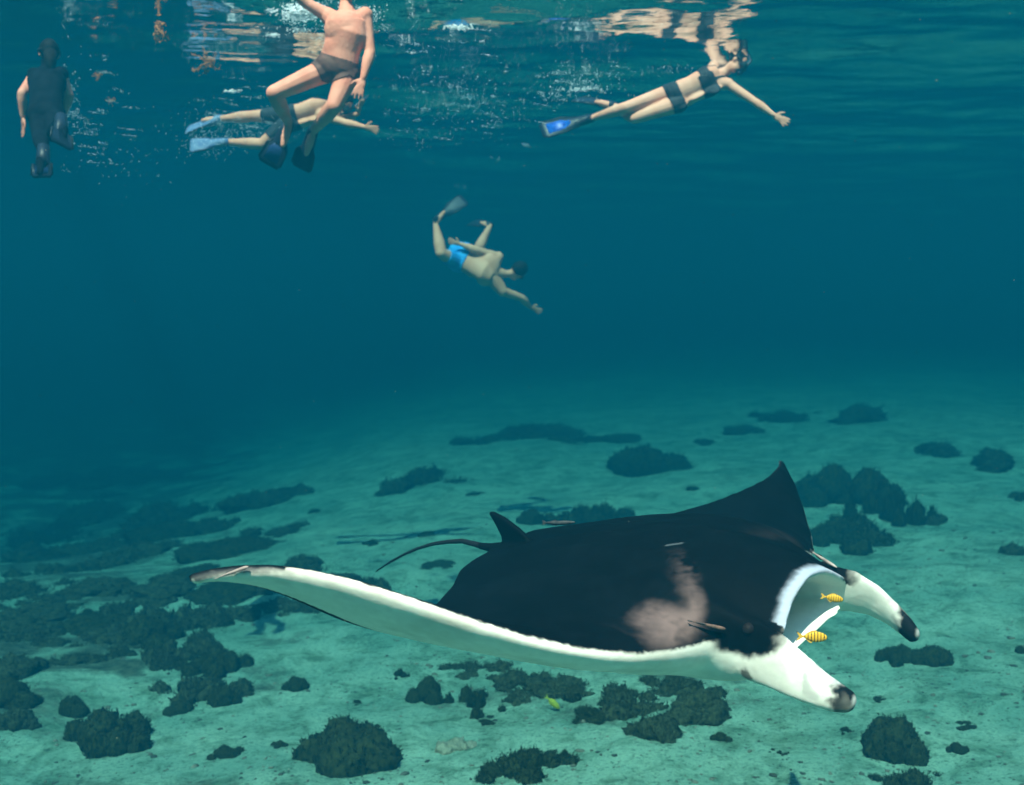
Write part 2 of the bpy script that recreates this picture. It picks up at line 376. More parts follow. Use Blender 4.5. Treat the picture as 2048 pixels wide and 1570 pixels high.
def manta_colour(v, n):
    """the animal's own pattern: black back with pale shoulder patches, white belly, dark tips"""
    u, y, wz = v.T; ay = np.abs(y); s = ay / 1.9; nz = n[:, 2]
    n1 = fbm(v, 9, 1.7); n2 = fbm(v, 34, 5.1, 2); n3 = fbm(v, 4, 9.1)
    black = np.array([.0018, .002, .0026]); white = np.array([.86, .82, .74])
    le = np.interp(s, *G_LE); te = np.interp(s, *G_TE); c = (u - te) / (le - te)
    line = np.where(c < .14, -.05, 0.0) + .012 * sstep(.8, 1, c) * (s < .9)
    wing = sstep(-.006, .008, wz - line + .007 * n2)
    wl = np.interp(u, [.3, .62, .73, .80, .86, .95], [-.03, -.025, -.045, -.035, .0, .07])
    head_side = sstep(-.014, .014, wz - wl + .016 * n1 + .010 * n2)
    head_in = sstep(-.15, .1, nz)
    k = sstep(.105, .14, s); head = head_in * (1 - k) + head_side * k
    kw = sstep(.195, .215, s); dors = head * (1 - kw) + wing * kw
    dors = np.where((u < -.55) & (ay < .06) & (wz > -.02), 1, np.where(u < -.78, 1, dors))
    mott = np.clip(.5 + 1.2 * n3 + .8 * n1 + .5 * n2, 0, 2)
    # inside of the mouth and the rim of the lips
    inside = (s < .172) & (u > .36) & (wz < head_top(u, s) - .016) & (wz > head_bottom(u, s) + .006) & (ay < .285)
    inside |= (s < .165) & (u > .40) & (wz < head_top(u, s) - np.where(nz > .3, .075, .020))
    dors = np.where(inside, 0, dors)
    lobe = ((u > .80) & (ay > .255)) | (u > .92)
    dl = head_side * (1 - .55 * sstep(.84, .92, u + .02 * n2)) * (1 - sstep(.90, .97, u + .02 * n2))
    dors = np.where(lobe & ~inside, dl, dors)
    rgb = lerp(np.repeat(white[None], len(v), 0), black, dors) + (dors * mott)[:, None] * np.array([.0006, .0010, .0014])
    rim = (s < .165) & ~lobe & ~inside; rim = rim * (1 - sstep(.132, .15, s))
    rgb = lerp(rgb, (.42, .46, .55), np.where(rim > 0, rim * .9 * sstep(-.065, -.025, u - le + .006 * n2) * (wz > .0) * (nz > -.5), 0))
    # rolled ends of the lobes
    tip = sstep(1.05, 1.085, u + .02 * n2 + .02 * n1)
    rgb = lerp(rgb, (.007, .008, .010), tip); rgb = lerp(rgb, (.6, .6, .58), .7 * sstep(1.130, 1.138, u))
    rgb = lerp(rgb, (.30, .32, .40), np.where(lobe, .45 * sstep(.25, .9, nz) * sstep(.9, .98, u) * (1 - tip), 0))
    rgb = lerp(rgb, (.30, .30, .30), np.where(lobe & (u > .98), .55 * sstep(.0, .5, n1) * (1 - tip), 0))
    # shoulder patches, crisp towards the head and fading backwards
    uf = np.interp(ay, [0, .14, .33, .40, .60], [.32, .44, .595, .615, .60]) + .012 * n1
    d = uf - u
    pm = sstep(0, .07, d) * (1 - sstep(.03, .20, d - .10 * sstep(.36, .5, ay) + .06 * n3 + .03 * n1)) * sstep(.06, .24, ay) * (1 - sstep(.52, .70, ay + .04 * n1))
    pm *= np.where(y > 0, 1, .08) * np.clip(.22 + .65 * sstep(.18, .42, ay) + .5 * n1 + .22 * n2 + .5 * n3, 0, 1) * (dors > .5) * sstep(.005, .03, wz)
    rgb = lerp(rgb, (.20, .13, .12), np.clip(pm, 0, 1) * .85)
    # marks: gill-side spot, scratches, dark margin under the wing tips
    rgb = lerp(rgb, (.03, .02, .02), (1 - sstep(.016, .030, np.hypot(np.hypot(u - .735, wz + .115), .3 * (y - .35)) + .010 * n2)) * (y > 0))
    for (a0, b0, a1, b1) in ((.25, .095, .30, .055),):
        ax, ay2 = a1 - a0, b1 - b0; t = np.clip(((u - a0) * ax + (y - b0) * ay2) / (ax * ax + ay2 * ay2), 0, 1)
        dd = np.hypot(u - a0 - t * ax, y - b0 - t * ay2)
        rgb = lerp(rgb, (.10, .12, .13), (1 - sstep(.004, .010, dd + .004 * n2)) * (nz > 0) * .6)
    edge = np.minimum(c, 1 - c) * (le - te)
    rgb = lerp(rgb, (.05, .05, .055), (1 - sstep(.002, .016, edge + .006 * n2)) * sstep(.84, .95, s) * np.where(nz > .2, .2, .9))
    bel = (1 - dors) * np.clip(.10 + .35 * n3 + .25 * n1, 0, .45) * (~inside)
    rgb = lerp(rgb, (.50, .47, .40), bel)
    return rgb * (1 + .06 * n2)[:, None]
M_P = M_N = None
def manta_hit(px, py):
    """point and outward direction of the ray's skin where a photograph pixel shows it"""
    d = ray(px, py).normalized(); q = M_P - np.array([0, 0, CZ]); dn = np.array(d)
    t = q @ dn; r = np.linalg.norm(q - t[:, None] * dn, axis=1); ok = np.where(r < max(.016, r.min() + .004))[0]
    i = ok[np.argmin(t[ok])]
    return Vector(M_P[i]), Vector(M_N[i]).normalized()
def build_manta():
    global M_P, M_N
    v, n, f = manta_rest(); rgb = manta_colour(v, n); p = manta_world(v)
    eps = 1e-3                                               # turn the rest normals with the bend
    a = np.cross(n, [.3, .9, .2]); a /= np.linalg.norm(a, axis=1)[:, None]; b = np.cross(n, a)
    M_N = np.cross(manta_world(v + a * eps) - p, manta_world(v + b * eps) - p); M_N /= -np.linalg.norm(M_N, axis=1)[:, None]; M_P = p      # (forward, right, up) is left-handed
    t0 = manta_world([(-.93, 0, .03)])[0]; t1 = manta_world([(-.86, 0, .033)])[0]
    path = [Vector(t1), Vector(t0)] + [P(*q) for q in ((925, 1082, 5.42), (895, 1083.5, 5.50), (865, 1088, 5.58), (835, 1097, 5.66), (808, 1109, 5.74), (780, 1124, 5.82), (752, 1143, 5.90))]
    mb = MB(); mb.tube(path, [.020, .0150, .0125, .0110, .0098, .0085, .0072, .0058, .003], 8)
    base = M_POS.copy()
    vv = np.concatenate([p, np.array(mb.v)]); ff = [q[::-1] for q in f] + [tuple(i + len(p) for i in q) for q in mb.f]
    cc = np.concatenate([rgb, np.tile([.012, .013, .016], (len(mb.v), 1))])
    m, bs = material('manta_skin', rough=.6, spec=.02); L = m.node_tree.links
    at = N(m, 'ShaderNodeVertexColor'); at.layer_name = 'Col'; L.new(at.outputs[0], bs.inputs['Base Color'])
    tc = N(m, 'ShaderNodeTexCoord'); nz = N(m, 'ShaderNodeTexNoise'); nz.inputs['Scale'].default_value = 60; nz.inputs['Detail'].default_value = 4
    L.new(tc.outputs['Object'], nz.inputs['Vector']); bp = N(m, 'ShaderNodeBump'); bp.inputs['Strength'].default_value = .12; bp.inputs['Distance'].default_value = .01
    L.new(nz.outputs[0], bp.inputs['Height']); L.new(bp.outputs[0], bs.inputs['Normal'])
    root = empty('manta_ray', base)
    o = mesh_obj('body', vv - np.array(base), ff, m, root); paint(o, cc)
    tag(root, 'huge manta ray with black back, white belly and open mouth gliding over the sand', 'manta ray')
    me, _ = material('manta_eye', (.012, .009, .009), .5, .05)
    for sg in (1, -1):
        e = manta_world([(.74, .315 * sg, .055)])[0]; eb = MB(); eb.ell(e - np.array(base), (.024, .024, .024), sub=2)
        eb.build('eye', me, root)
    return root
build_manta()

# ------------------------------------------------------------------ swimmers
def seg_t(p, a, b):
    d = b - a; t = np.clip(((p - a) @ d) / (d @ d), 0, 1)
    return t, np.linalg.norm(p - (a + t[:, None] * d), axis=1)
def hand(mb, wrist, tip, side, curl=.25):
    """palm and five unequal bent fingers; side points to the thumb"""
    d = (tip - wrist); L = d.length; d = d / L; sd_ = (side - d * side.dot(d)).normalized(); nn = d.cross(sd_)
    mb.ell(wrist + d * L * .28, (.040, L * .30, .016), (sd_, d, nn), 2)
    for i, (off, ln, sp) in enumerate(((.030, .40, .10), (.011, .47, .02), (-.010, .44, -.06), (-.029, .33, -.16))):
        b = wrist + d * L * .50 + sd_ * off; d1 = (d + sd_ * sp * 1.6 + nn * curl * .3).normalized(); d2 = (d1 + nn * curl).normalized()
        m_ = b + d1 * L * ln * .6
        mb.cap(b, .0105, m_, .0095, 8); mb.cap(m_, .0095, m_ + d2 * L * ln * .5, .0078, 8)
    b = wrist + d * L * .16 + sd_ * .030; d1 = (d * .7 + sd_ * .75).normalized(); m_ = b + d1 * L * .22
    mb.cap(b, .013, m_, .0115, 8); mb.cap(m_, .0115, m_ + (d1 + d * .6).normalized() * L * .18, .009, 8)
def swimmer(label, J, skin, hair, dress=(), face=None, crown=None, build=1.0, fins=(), hair_len=0., mask=True, snorkel=True, name='person', bust=0.):
    J = {k: Vector(q) for k, q in J.items()}
    p, c, n_ = J['p'], J['c'], J['n']; upv = (c - p).normalized()
    lat = (J['sL'] - J['sR']); lat = (lat - upv * lat.dot(upv)).normalized(); fr = lat.cross(upv).normalized() * -1
    fr = upv.cross(lat) if J.get('front') is None else fr
    if 'front' in J: fr = (J['front'] - upv * J['front'].dot(upv)).normalized()
    latp = (J['pL'] - J['pR']); latp = (latp - upv * latp.dot(upv)).normalized()
    B = (lat, upv, fr); k = build; mb = MB()
    mb.ell(p, (.155 * k, .12, .115 * k), (latp, upv, fr), 3); mb.ell((p + c) / 2, (.130 * k, .19, .098 * k), B, 3); mb.ell(c, (.155 * k, .17, .108 * k), B, 3)
    mb.tube([p - upv * .06, p, p + (c - p) * .5, c, c + upv * .12], [(.125 * k, .09), (.150 * k, .108 * k), (.136 * k, .100 * k), (.155 * k, .110 * k), (.11 * k, .07)], 24, up=fr)
    for q in ('sL', 'sR'): mb.cap(J[q], .058 * k, c + (J[q] - c) * .25, .085 * k)
    mb.cap(c + upv * .05, .085 * k, n_, .052)
    for sgn, hip in ((1, 'pL'), (-1, 'pR')): mb.ell(J[hip] - fr * .035, (.085 * k, .095, .085), (latp, upv, fr), 2)
    if bust:
        for sgn in (1, -1): mb.ell(c + lat * sgn * .07 + fr * .085 - upv * .01, (.062, .065, bust), B, 2)
    else:
        for sgn in (1, -1): mb.ell(c + lat * sgn * .065 + fr * .068 + upv * .03, (.075, .06, .045), B, 2)
    h = J['h']; cr = (crown or (h - n_)).normalized(); fc = face or fr; fc = (fc - cr * fc.dot(cr)).normalized(); er = cr.cross(fc)
    HB = (er, cr, fc); hk = max(1, k / 1.12)
    mb.cap(n_, .050, h - cr * .06, .052)
    mb.ell(h + cr * .02 - fc * .008, (.074 * hk, .098 * hk, .092 * hk), HB, 3); mb.ell(h - cr * .055 * hk + fc * .03 * hk, (.055 * hk, .062 * hk, .058 * hk), HB, 2)
    mb.ell(h - cr * .018 + fc * .095, (.014, .026, .018), HB, 2)                       # nose
    for sgn in (1, -1): mb.ell(h + er * sgn * .076 - cr * .01, (.012, .030, .020), HB, 1)
    for s_ in 'LR':
        mb.cap(J['s' + s_], .050 * k, J['e' + s_], .038 * k)
        el, wr = J['e' + s_], J['w' + s_]; mb.cap(el, .040 * k, el + (wr - el) * .3, .042 * k); mb.cap(el + (wr - el) * .3, .042 * k, wr, .026)
        tip = J.get('t' + s_, wr + (wr - el).normalized() * .18)
        hand(mb, wr, wr + (tip - wr).normalized() * .185, J.get('thumb' + s_, Vector((.2, -.4, 1))))
        mb.cap(J['p' + s_], .088 * k, J['k' + s_], .056 * k)
        kn, an = J['k' + s_], J['a' + s_]; mb.cap(kn, .056 * k, kn + (an - kn) * .32, .058 * k); mb.cap(kn + (an - kn) * .32, .058 * k, an, .035)
        toe = J.get('f' + s_, an + (an - kn).normalized() * .2); td = (toe - an).normalized()
        mb.cap(an, .036, an + td * .13, .036); mb.cap(an + td * .13, .036, an + td * .2, .022)
    v, n, f = fused(mb, .0085, 3, .4)
    base = p.copy(); root = empty(name, base)
    b0 = np.array(base)
    mesh_obj('body', v - b0, f, skin, root)
    # which bone every point of the skin belongs to
    bones = {'torso': (p, c + upv * .12, .16), 'head': (n_, h, .08)}
    for s_ in 'LR':
        bones['thigh' + s_] = (J['p' + s_], J['k' + s_], .075); bones['calf' + s_] = (J['k' + s_], J['a' + s_], .05)
        bones['arm' + s_] = (J['s' + s_], J['e' + s_], .048); bones['fore' + s_] = (J['e' + s_], J['w' + s_], .036)
        bones['foot' + s_] = (J['a' + s_], J['a' + s_] + (J.get('f' + s_, J['a' + s_] * 2 - J['k' + s_]) - J['a' + s_]).normalized() * .2, .036); bones['hand' + s_] = (J['w' + s_], J['w' + s_] + (J['w' + s_] - J['e' + s_]).normalized() * .18, .036)
    names = list(bones); D_ = []; T_ = []
    for q in names:
        t, d = seg_t(v, np.array(bones[q][0]), np.array(bones[q][1])); D_.append(d - bones[q][2]); T_.append(t)
    D_ = np.array(D_); who = D_.argmin(0); tt = np.array(T_)[who, np.arange(len(v))]
    rel = v - np.array(p); hh = rel @ np.array(upv); ll = rel @ np.array(lat); ff_ = rel @ np.array(fr)
    info = dict(bone=np.array(names)[who], t=tt, h=hh, l=ll, f=ff_, H=(c - p).length)
    for nm, mat, pred, off in dress:
        ok = pred(info); fsel = [q for q in f if all(ok[i] for i in q)]
        idx = sorted({i for q in fsel for i in q}); mp = {i: j for j, i in enumerate(idx)}
        if not idx: continue
        inn = len(idx)
        vv = np.concatenate([v[idx] + n[idx] * off - b0, v[idx] + n[idx] * .001 - b0])
        fo = [tuple(mp[i] for i in q) for q in fsel]
        ecount = {}
        for q in fo:
            for i in range(len(q)): e = (q[i], q[(i + 1) % len(q)]); ecount[e] = 1
        fo2 = fo + [(b_, a_, a_ + inn, b_ + inn) for (a_, b_) in ecount if (b_, a_) not in ecount]
        mesh_obj(nm, vv, fo2, mat, root)
    # hair: a cap over crown and back of the head
    hb = MB(); hb.ell(h + cr * .030 - fc * .022 - base, (.083 * hk, .098 * hk, .092 * hk), HB, 3)
    if hair_len:
        hb.tube([h - fc * .06 - base, h - fc * .10 - cr * hair_len * .4 - base, h - fc * .10 - cr * hair_len - base], [.06, .05, .015], 10)
    hv = np.array(hb.v); hv += np.array([noise.noise_vector(Vector(q) * 30) for q in hv]) * .006
    mesh_obj('hair', hv, hb.f, hair, root)
    if mask:
        mbm = MB(); q = h + fc * .088 + cr * .015 - base
        mbm.ell(q, (.078, .048, .034), HB, 2); mo = mbm.build('mask', M_RUB, root)
        for sgn in (1, -1):
            gb = MB(); gb.ell(q + er * sgn * .036 + fc * .016, (.032, .032, .022), HB, 2); gb.build('lens', M_GLASS, mo)
        sb = MB(); ring = [h + cr * .018 - base + (er * math.cos(a) * .093 + fc * math.sin(a) * .102) for a in np.linspace(0, 2 * math.pi, 19)]
        sb.tube(ring, [(.004, .013)] * 19, 6, up=cr); sb.build('strap', M_RUB, mo)
        if snorkel:
            tb = MB(); s0 = h - cr * .06 + fc * .10 - base
            tb.tube([s0, s0 + er * .05 - cr * .01, s0 + er * .10 - fc * .02 + cr * .04, s0 + er * .105 - fc * .06 + cr * .16, s0 + er * .10 - fc * .12 + cr * .34], [.013] * 5, 8)
            tb.build('snorkel', M_SNORK, mo)
    for an, tip, nrm, L_, wd, mat, panel in fins:
        an, tip = Vector(an), Vector(tip); d = (tip - an).normalized(); L_ = (tip - an).length; nn = Vector(nrm); nn = (nn - d * nn.dot(d)).normalized()
        fb = MB(); pts = [an - d * .03 - base, an + d * .08 - base, an + d * .18 - base, an + d * L_ * .55 + nn * .015 - base, an + d * L_ * .9 + nn * .01 - base, an + d * L_ - base]
        fb.tube(pts, [(.045, .048), (.055, .048), (.060, .034), (wd * .85, .010), (wd, .006), (wd * .8, .004)], 14, up=nn)
        fo = fb.build('swim_fin', mat, root)
        sdv = d.cross(nn)
        for sgn in (1, -1):
            rb = MB(); rb.tube([an + d * .16 + sdv * sgn * .056 - base, an + d * L_ * .55 + sdv * sgn * wd * .86 + nn * .015 - base, an + d * L_ * .92 + sdv * sgn * wd * .98 + nn * .01 - base], [.013, .011, .008], 6)
            rb.build('rail', M_RUB, fo)
        if panel:
            pb = MB(); pb.tube([an + d * L_ * .42 + nn * .014 - base, an + d * L_ * .6 + nn * .016 - base, an + d * L_ * .88 + nn * .010 - base], [(wd * .45, .016), (wd * .62, .013), (wd * .72, .010)], 12, up=nn)
            pb.build('blade_panel', panel, fo)
    tag(root, label, 'person', 'swimmers above the manta')
    return root
def skin_mat(name, a, b_): return noisy(name, a, b_, 7, .55, 4, bump=.15, bscale=40, spec=.15)
SK1 = skin_mat('tanned_skin', (.80, .27, .18), (.90, .38, .27)); SK2 = skin_mat('skin', (.76, .32, .20), (.84, .40, .26)); SK3 = skin_mat('light_skin', (.84, .36, .24), (.90, .45, .32))
H_DK = noisy('dark_hair', (.004, .0035, .003), (.012, .010, .008), 30, .7, spec=.1); M_RUB = material('black_rubber', (.012, .013, .016), .5)[0]
M_GLASS = material('mask_lens', (.03, .06, .07), .08, .6)[0]; M_SNORK = material('snorkel_tube', (.05, .06, .10), .4)[0]
M_SUIT = noisy('wetsuit', (.003, .004, .007), (.008, .010, .015), 12, .85, spec=.05); M_BIK = noisy('dark_swimwear', (.012, .014, .020), (.03, .035, .045), 20, .7)
M_FIN = material('dark_fin', (.012, .018, .035), .45)[0]; M_BLUE = noisy('blue_blade', (.01, .06, .42), (.02, .14, .62), 25, .4); M_FINB = material('blue_fin', (.02, .05, .16), .45)[0]
M_FINW = noisy('pale_blue_fin', (.09, .15, .32), (.20, .27, .42), 14, .45); M_FINP = noisy('violet_fin', (.03, .04, .14), (.08, .08, .20), 14, .45); M_BRN = noisy('brown_swimwear', (.09, .04, .03), (.16, .07, .05), 20, .7); M_SHORT = noisy('bright_blue_shorts', (.02, .28, .75), (.03, .42, .88), 9, .7)
is_ = lambda d, *b: np.isin(d['bone'], b)
brief = lambda d: (is_(d, 'torso', 'thighL', 'thighR') & (d['h'] < .085) & (d['h'] > -.14) & ((d['t'] < .22) | is_(d, 'torso')))
trunks = lambda d: ((is_(d, 'torso') & (d['h'] < .12)) | (is_(d, 'thighL', 'thighR') & (d['t'] < .72)))

# woman in a dark bikini, on her side at the surface, arm stretched forward
Y = 11.7
J = dict(p=P(1352, 194, Y), c=P(1418, 162, Y - .02), n=P(1451, 143, Y - .02), h=P(1474, 124, Y - .05), front=Vector((.18, -.85, -.50)),
         sL=P(1428, 132, Y + .08), sR=P(1456, 168, Y - .10), pL=P(1346, 183, Y + .04), pR=P(1358, 207, Y - .05),
         eR=P(1512, 205, Y - .22), wR=P(1547, 230, Y - .26), tR=P(1576, 247, Y - .28), thumbR=Vector((.3, -.2, 1)),
         eL=P(1474, 128, Y + .36), wL=P(1512, 124, Y + .55),
         kL=P(1252, 215, Y - .06), aL=P(1190, 234, Y + .18), fL=P(1150, 247, Y + .2), kR=P(1268, 236, Y - .02), aR=P(1228, 212, Y + .36), fR=P(1190, 203, Y + .4))
swimmer('woman in a dark bikini swimming with one arm stretched down ahead of her', J, SK3, H_DK,
        [('bikini_bottom', M_BIK, lambda d: brief(d) & (np.abs(d['h'] - (-.02)) < .075 - .03 * np.sign(d['f']) * 0), .007),
         ('bikini_top', M_BIK, lambda d: is_(d, 'torso') & (np.abs(d['h'] - d['H'] * .92) < .055 + .03 * (d['f'] > .06)), .007),
         ('bikini_strap', M_BIK, lambda d: is_(d, 'torso', 'head', 'armL', 'armR') & (d['h'] > d['H'] + .02) & (np.abs(np.abs(d['l']) - .075) < .017), .008)],
        face=Vector((.75, -.45, -.45)), crown=Vector((.70, .0, .55)), build=1.06, bust=.065,
        fins=[(P(1184, 236, Y + .20), P(1082, 263, Y + .12), (-.1, -.9, .45), .5, .105, M_FIN, M_BLUE), (P(1226, 211, Y + .36), P(1150, 199, Y + .7), (0, -.5, .85), .5, .10, M_FIN, None)])
# upright swimmer with one knee drawn up, head above the water
Y = 9.3
J = dict(p=P(675, 136, Y), c=P(693, 62, Y - .04), n=P(692, 6, Y), h=P(694, -42, Y - .03), front=Vector((-.10, -.92, .25)),
         sL=P(730, 30, Y), sR=P(654, 30, Y), pL=P(696, 146, Y), pR=P(654, 140, Y),
         eL=P(740, 104, Y - .04), wL=P(726, 156, Y - .10), tL=P(714, 192, Y - .14), thumbL=Vector((-1, -.3, .2)),
         eR=P(612, 6, Y - .05), wR=P(580, -30, Y - .1),
         kR=P(548, 186, Y - .16), aR=P(578, 246, Y + .22), fR=P(570, 275, Y + .2), kL=P(668, 212, Y - .12), aL=P(626, 262, Y + .20), fL=P(618, 290, Y + .2))
swimmer('pink skinned swimmer upright at the surface with one knee drawn up', J, SK1, H_DK,
        [('swim_briefs', M_BRN, brief, .007)], face=Vector((-.1, -1, .1)), crown=Vector((0, 0, 1)), build=1.16,
        fins=[(P(577, 250, Y + .24), P(536, 330, Y + .30), (.2, -1, .1), .5, .105, M_FIN, M_FINB), (P(625, 264, Y + .21), P(602, 338, Y + .34), (-.1, -1, .2), .5, .10, M_FIN, None)])
# swimmer behind, stretched along the surface to the right
Y = 12.7
J = dict(p=P(577, 238, Y), c=P(634, 222, Y), n=P(664, 214, Y), h=P(686, 206, Y), front=Vector((.1, -.55, -.8)),
         sL=P(648, 210, Y + .14), sR=P(646, 232, Y - .12), pL=P(575, 230, Y + .07), pR=P(577, 245, Y - .07),
         eR=P(692, 246, Y - .2), wR=P(728, 254, Y - .25), tR=P(748, 258, Y - .27), eL=P(690, 236, Y + .2), wL=P(716, 228, Y + .02), tL=P(722, 205, Y),
         kR=P(524, 288, Y - .08), aR=P(456, 284, Y - .02), fR=P(430, 284, Y), kL=P(505, 232, Y + .12), aL=P(440, 238, Y + .25), fL=P(415, 240, Y + .25))
swimmer('snorkeller stretched along the surface behind the swimmer with drawn up knee', J, SK2, H_DK,
        [('swim_shorts', M_BIK, trunks, .01)], face=Vector((.6, -.2, -.8)), crown=Vector((.9, 0, .3)), build=1.12,
        fins=[(P(453, 284, Y - .02), P(380, 292, Y - .02), (0, -.9, .5), .45, .10, M_FINW, None), (P(438, 238, Y + .25), P(372, 262, Y + .3), (0, -.6, .8), .45, .10, M_FINW, None)])
# snorkeller in a dark suit, seen from behind and below
Y = 9.7
J = dict(p=P(92, 228, Y - .15), c=P(94, 165, Y + .1), n=P(96, 133, Y + .2), h=P(98, 108, Y + .2), front=Vector((.1, .95, -.3)),
         sL=P(70, 150, Y + .15), sR=P(122, 148, Y + .15), pL=P(80, 235, Y - .15), pR=P(106, 233, Y - .15),
         eL=P(44, 186, Y + .0), wL=P(46, 232, Y + .05), eR=P(138, 190, Y + .2), wR=P(128, 226, Y + .35),
         kL=P(80, 272, Y - .40), aL=P(86, 300, Y - .72), fL=P(84, 318, Y - .75), kR=P(108, 270, Y - .45), aR=P(122, 240, Y - .75), fR=P(124, 255, Y - .8))
swimmer('snorkeller in a dark wetsuit with bare arms, fins pointing down', J, SK1, H_DK,
        [('wetsuit', M_SUIT, lambda d: is_(d, 'torso', 'thighL', 'thighR', 'calfL', 'calfR', 'footL', 'footR') | (is_(d, 'armL', 'armR') & (d['t'] < .28)) | (is_(d, 'head') & (d['t'] < .2)), .009)],
        face=Vector((-.5, .8, -.3)), crown=Vector((0, .1, 1)), hair_len=.24, build=1.0, snorkel=False,
        fins=[(P(87, 298, Y - .72), P(84, 356, Y - .80), (.05, -1, .1), .5, .085, M_FIN, M_FINB), (P(122, 238, Y - .75), P(122, 292, Y - .95), (.75, -.6, .1), .45, .10, M_FIN, None)])
# free diver below, bare back towards the camera
Y = 15.4
J = dict(p=P(922, 514, Y), c=P(975, 540, Y - .10), n=P(1012, 548, Y - .05), h=P(1036, 542, Y), front=Vector((.35, .55, -.75)),
         sL=P(996, 514, Y + .0), sR=P(1004, 582, Y - .06), pL=P(915, 503, Y + .05), pR=P(918, 526, Y - .04),
         eL=P(954, 501, Y - .16), wL=P(921, 488, Y - .20), tL=P(906, 484, Y - .2), eR=P(1044, 596, Y + .12), wR=P(1060, 614, Y + .25), tR=P(1084, 624, Y + .3),
         kR=P(882, 506, Y - .34), aR=P(871, 447, Y - .20), fR=P(880, 435, Y - .2), kL=P(952, 508, Y + .36), aL=P(980, 452, Y + .42), fL=P(970, 448, Y + .5))
swimmer('free diver in bright blue shorts with bare back gliding down above the manta', J, SK2, H_DK,
        [('swim_shorts', M_SHORT, trunks, .013)], face=Vector((.6, .6, -.5)), crown=Vector((.75, .1, .35)), build=1.38, snorkel=False,
        fins=[(P(871, 440, Y - .20), P(930, 398, Y - .06), (.2, -.8, .6), .5, .105, M_FIN, None), (P(980, 450, Y + .44), P(940, 446, Y + .85), (0, -.7, .7), .5, .10, M_FIN, None)])

# ------------------------------------------------------------------ fish round the manta ray
def frame_at(loc, fwd, up):
    fwd = Vector(fwd).normalized(); side = Vector(up).cross(fwd).normalized(); u = fwd.cross(side)
    return loc, fwd, side, u
def fish(name, label, loc, fwd, up, L, mats, kind='trevally', group=None):
    """loc is the middle of the fish; parts: body, tail_fin, dorsal_fin, anal_fin, eye"""
    loc, fw, sd_, u = frame_at(Vector(loc), fwd, up)
    root = empty(name, loc); T = Matrix((fw, sd_, u)).transposed()
    W = lambda a: T @ (Vector(a) * L)
    if kind == 'trevally':
        st = [(-.36, .020, .028, 0), (-.30, .022, .040, 0), (-.22, .036, .085, 0), (-.08, .060, .150, 0), (.06, .072, .180, 0), (.20, .070, .168, 0), (.32, .058, .125, -.005), (.40, .040, .080, -.012), (.44, .018, .036, -.016)]
    else:                                       # slender sucker fish with a flat head
        st = [(-.40, .010, .018, 0), (-.30, .018, .026, 0), (-.10, .034, .042, 0), (.12, .044, .050, 0), (.28, .048, .048, .004), (.40, .046, .034, .010), (.46, .034, .020, .014), (.50, .014, .008, .012)]
    mb = MB(); n = 14; vv = []
    for x, a, b, z in st:
        for j in range(n):
            t = 2 * math.pi * j / n; vv.append(W((x, a * math.cos(t), z + b * math.sin(t))))
    ff = [(i * n + j, i * n + (j + 1) % n, (i + 1) * n + (j + 1) % n, (i + 1) * n + j) for i in range(len(st) - 1) for j in range(n)]
    ff += [tuple(range(n))[::-1], tuple(range((len(st) - 1) * n, len(st) * n))]
    mb.add(vv, ff); body = mb.build('body', mats[0], root)
    uv = body.data.attributes.new('along', 'FLOAT', 'POINT'); uv.data.foreach_set('value', [x for x, *_ in st for _ in range(n)])
    def plate(nm, poly, mat, th=.008):
        k = len(poly); q = MB(); q.add([W((x, y, z)) for y in (-th, th) for x, z in poly], [tuple(range(k))[::-1], tuple(range(k, 2 * k))] + [(i, (i + 1) % k, k + (i + 1) % k, k + i) for i in range(k)])
        return q.build(nm, mat, root, smooth=False)
    if kind == 'trevally':
        tf = plate('tail_fin', [(-.34, .022), (-.44, .10), (-.55, .16), (-.52, .10), (-.46, .0), (-.52, -.10), (-.55, -.16), (-.44, -.10), (-.34, -.022)], mats[1])
        for z in (.135, -.135):
            q = MB(); q.ell(W((-.53, 0, z)), (.020 * L, .020 * L, .028 * L), sub=1); q.build('tail_spot', mats[2], tf)
        plate('dorsal_fin', [(.16, .15), (.06, .215), (-.06, .20), (-.20, .12), (-.27, .055), (-.20, .07), (-.05, .14)], mats[1])
        plate('anal_fin', [(.0, -.15), (-.08, -.215), (-.16, -.165), (-.27, -.055), (-.2, -.07), (-.08, -.13)], mats[1])
        eye = ((.34, .048, .03), (.34, -.048, .03)); er = .022
    else:
        plate('tail_fin', [(-.38, .016), (-.46, .05), (-.50, .055), (-.47, .0), (-.50, -.055), (-.46, -.05), (-.38, -.016)], mats[1])
        plate('dorsal_fin', [(-.02, .04), (-.08, .075), (-.22, .045), (-.30, .02), (-.1, .035)], mats[1], .005)
        plate('anal_fin', [(-.02, -.04), (-.08, -.075), (-.22, -.045), (-.30, -.02), (-.1, -.035)], mats[1], .005)
        eye = ((.38, .044, .008), (.38, -.044, .008)); er = .010
    for e in eye:
        q = MB(); q.ell(W(e), (er * L,) * 3, sub=1); q.build('eye', mats[2], root)
    return tag(root, label, 'fish', group)
def banded(name):
    m, b = material(name, (.9, .5, .02), .5, .2); L = m.node_tree.links
    at = N(m, 'ShaderNodeAttribute'); at.attribute_name = 'along'
    mu = N(m, 'ShaderNodeMath', operation='MULTIPLY'); mu.inputs[1].default_value = 62.0
    si = N(m, 'ShaderNodeMath', operation='SINE'); rp = N(m, 'ShaderNodeValToRGB'); e = rp.color_ramp.elements
    e[0].position = .55; e[1].position = .80; e[0].color = (.78, .42, .03, 1); e[1].color = (.05, .04, .01, 1)
    L.new(at.outputs['Fac'], mu.inputs[0]); L.new(mu.outputs[0], si.inputs[0]); L.new(si.outputs[0], rp.inputs[0]); L.new(rp.outputs[0], b.inputs['Base Color'])
    return m
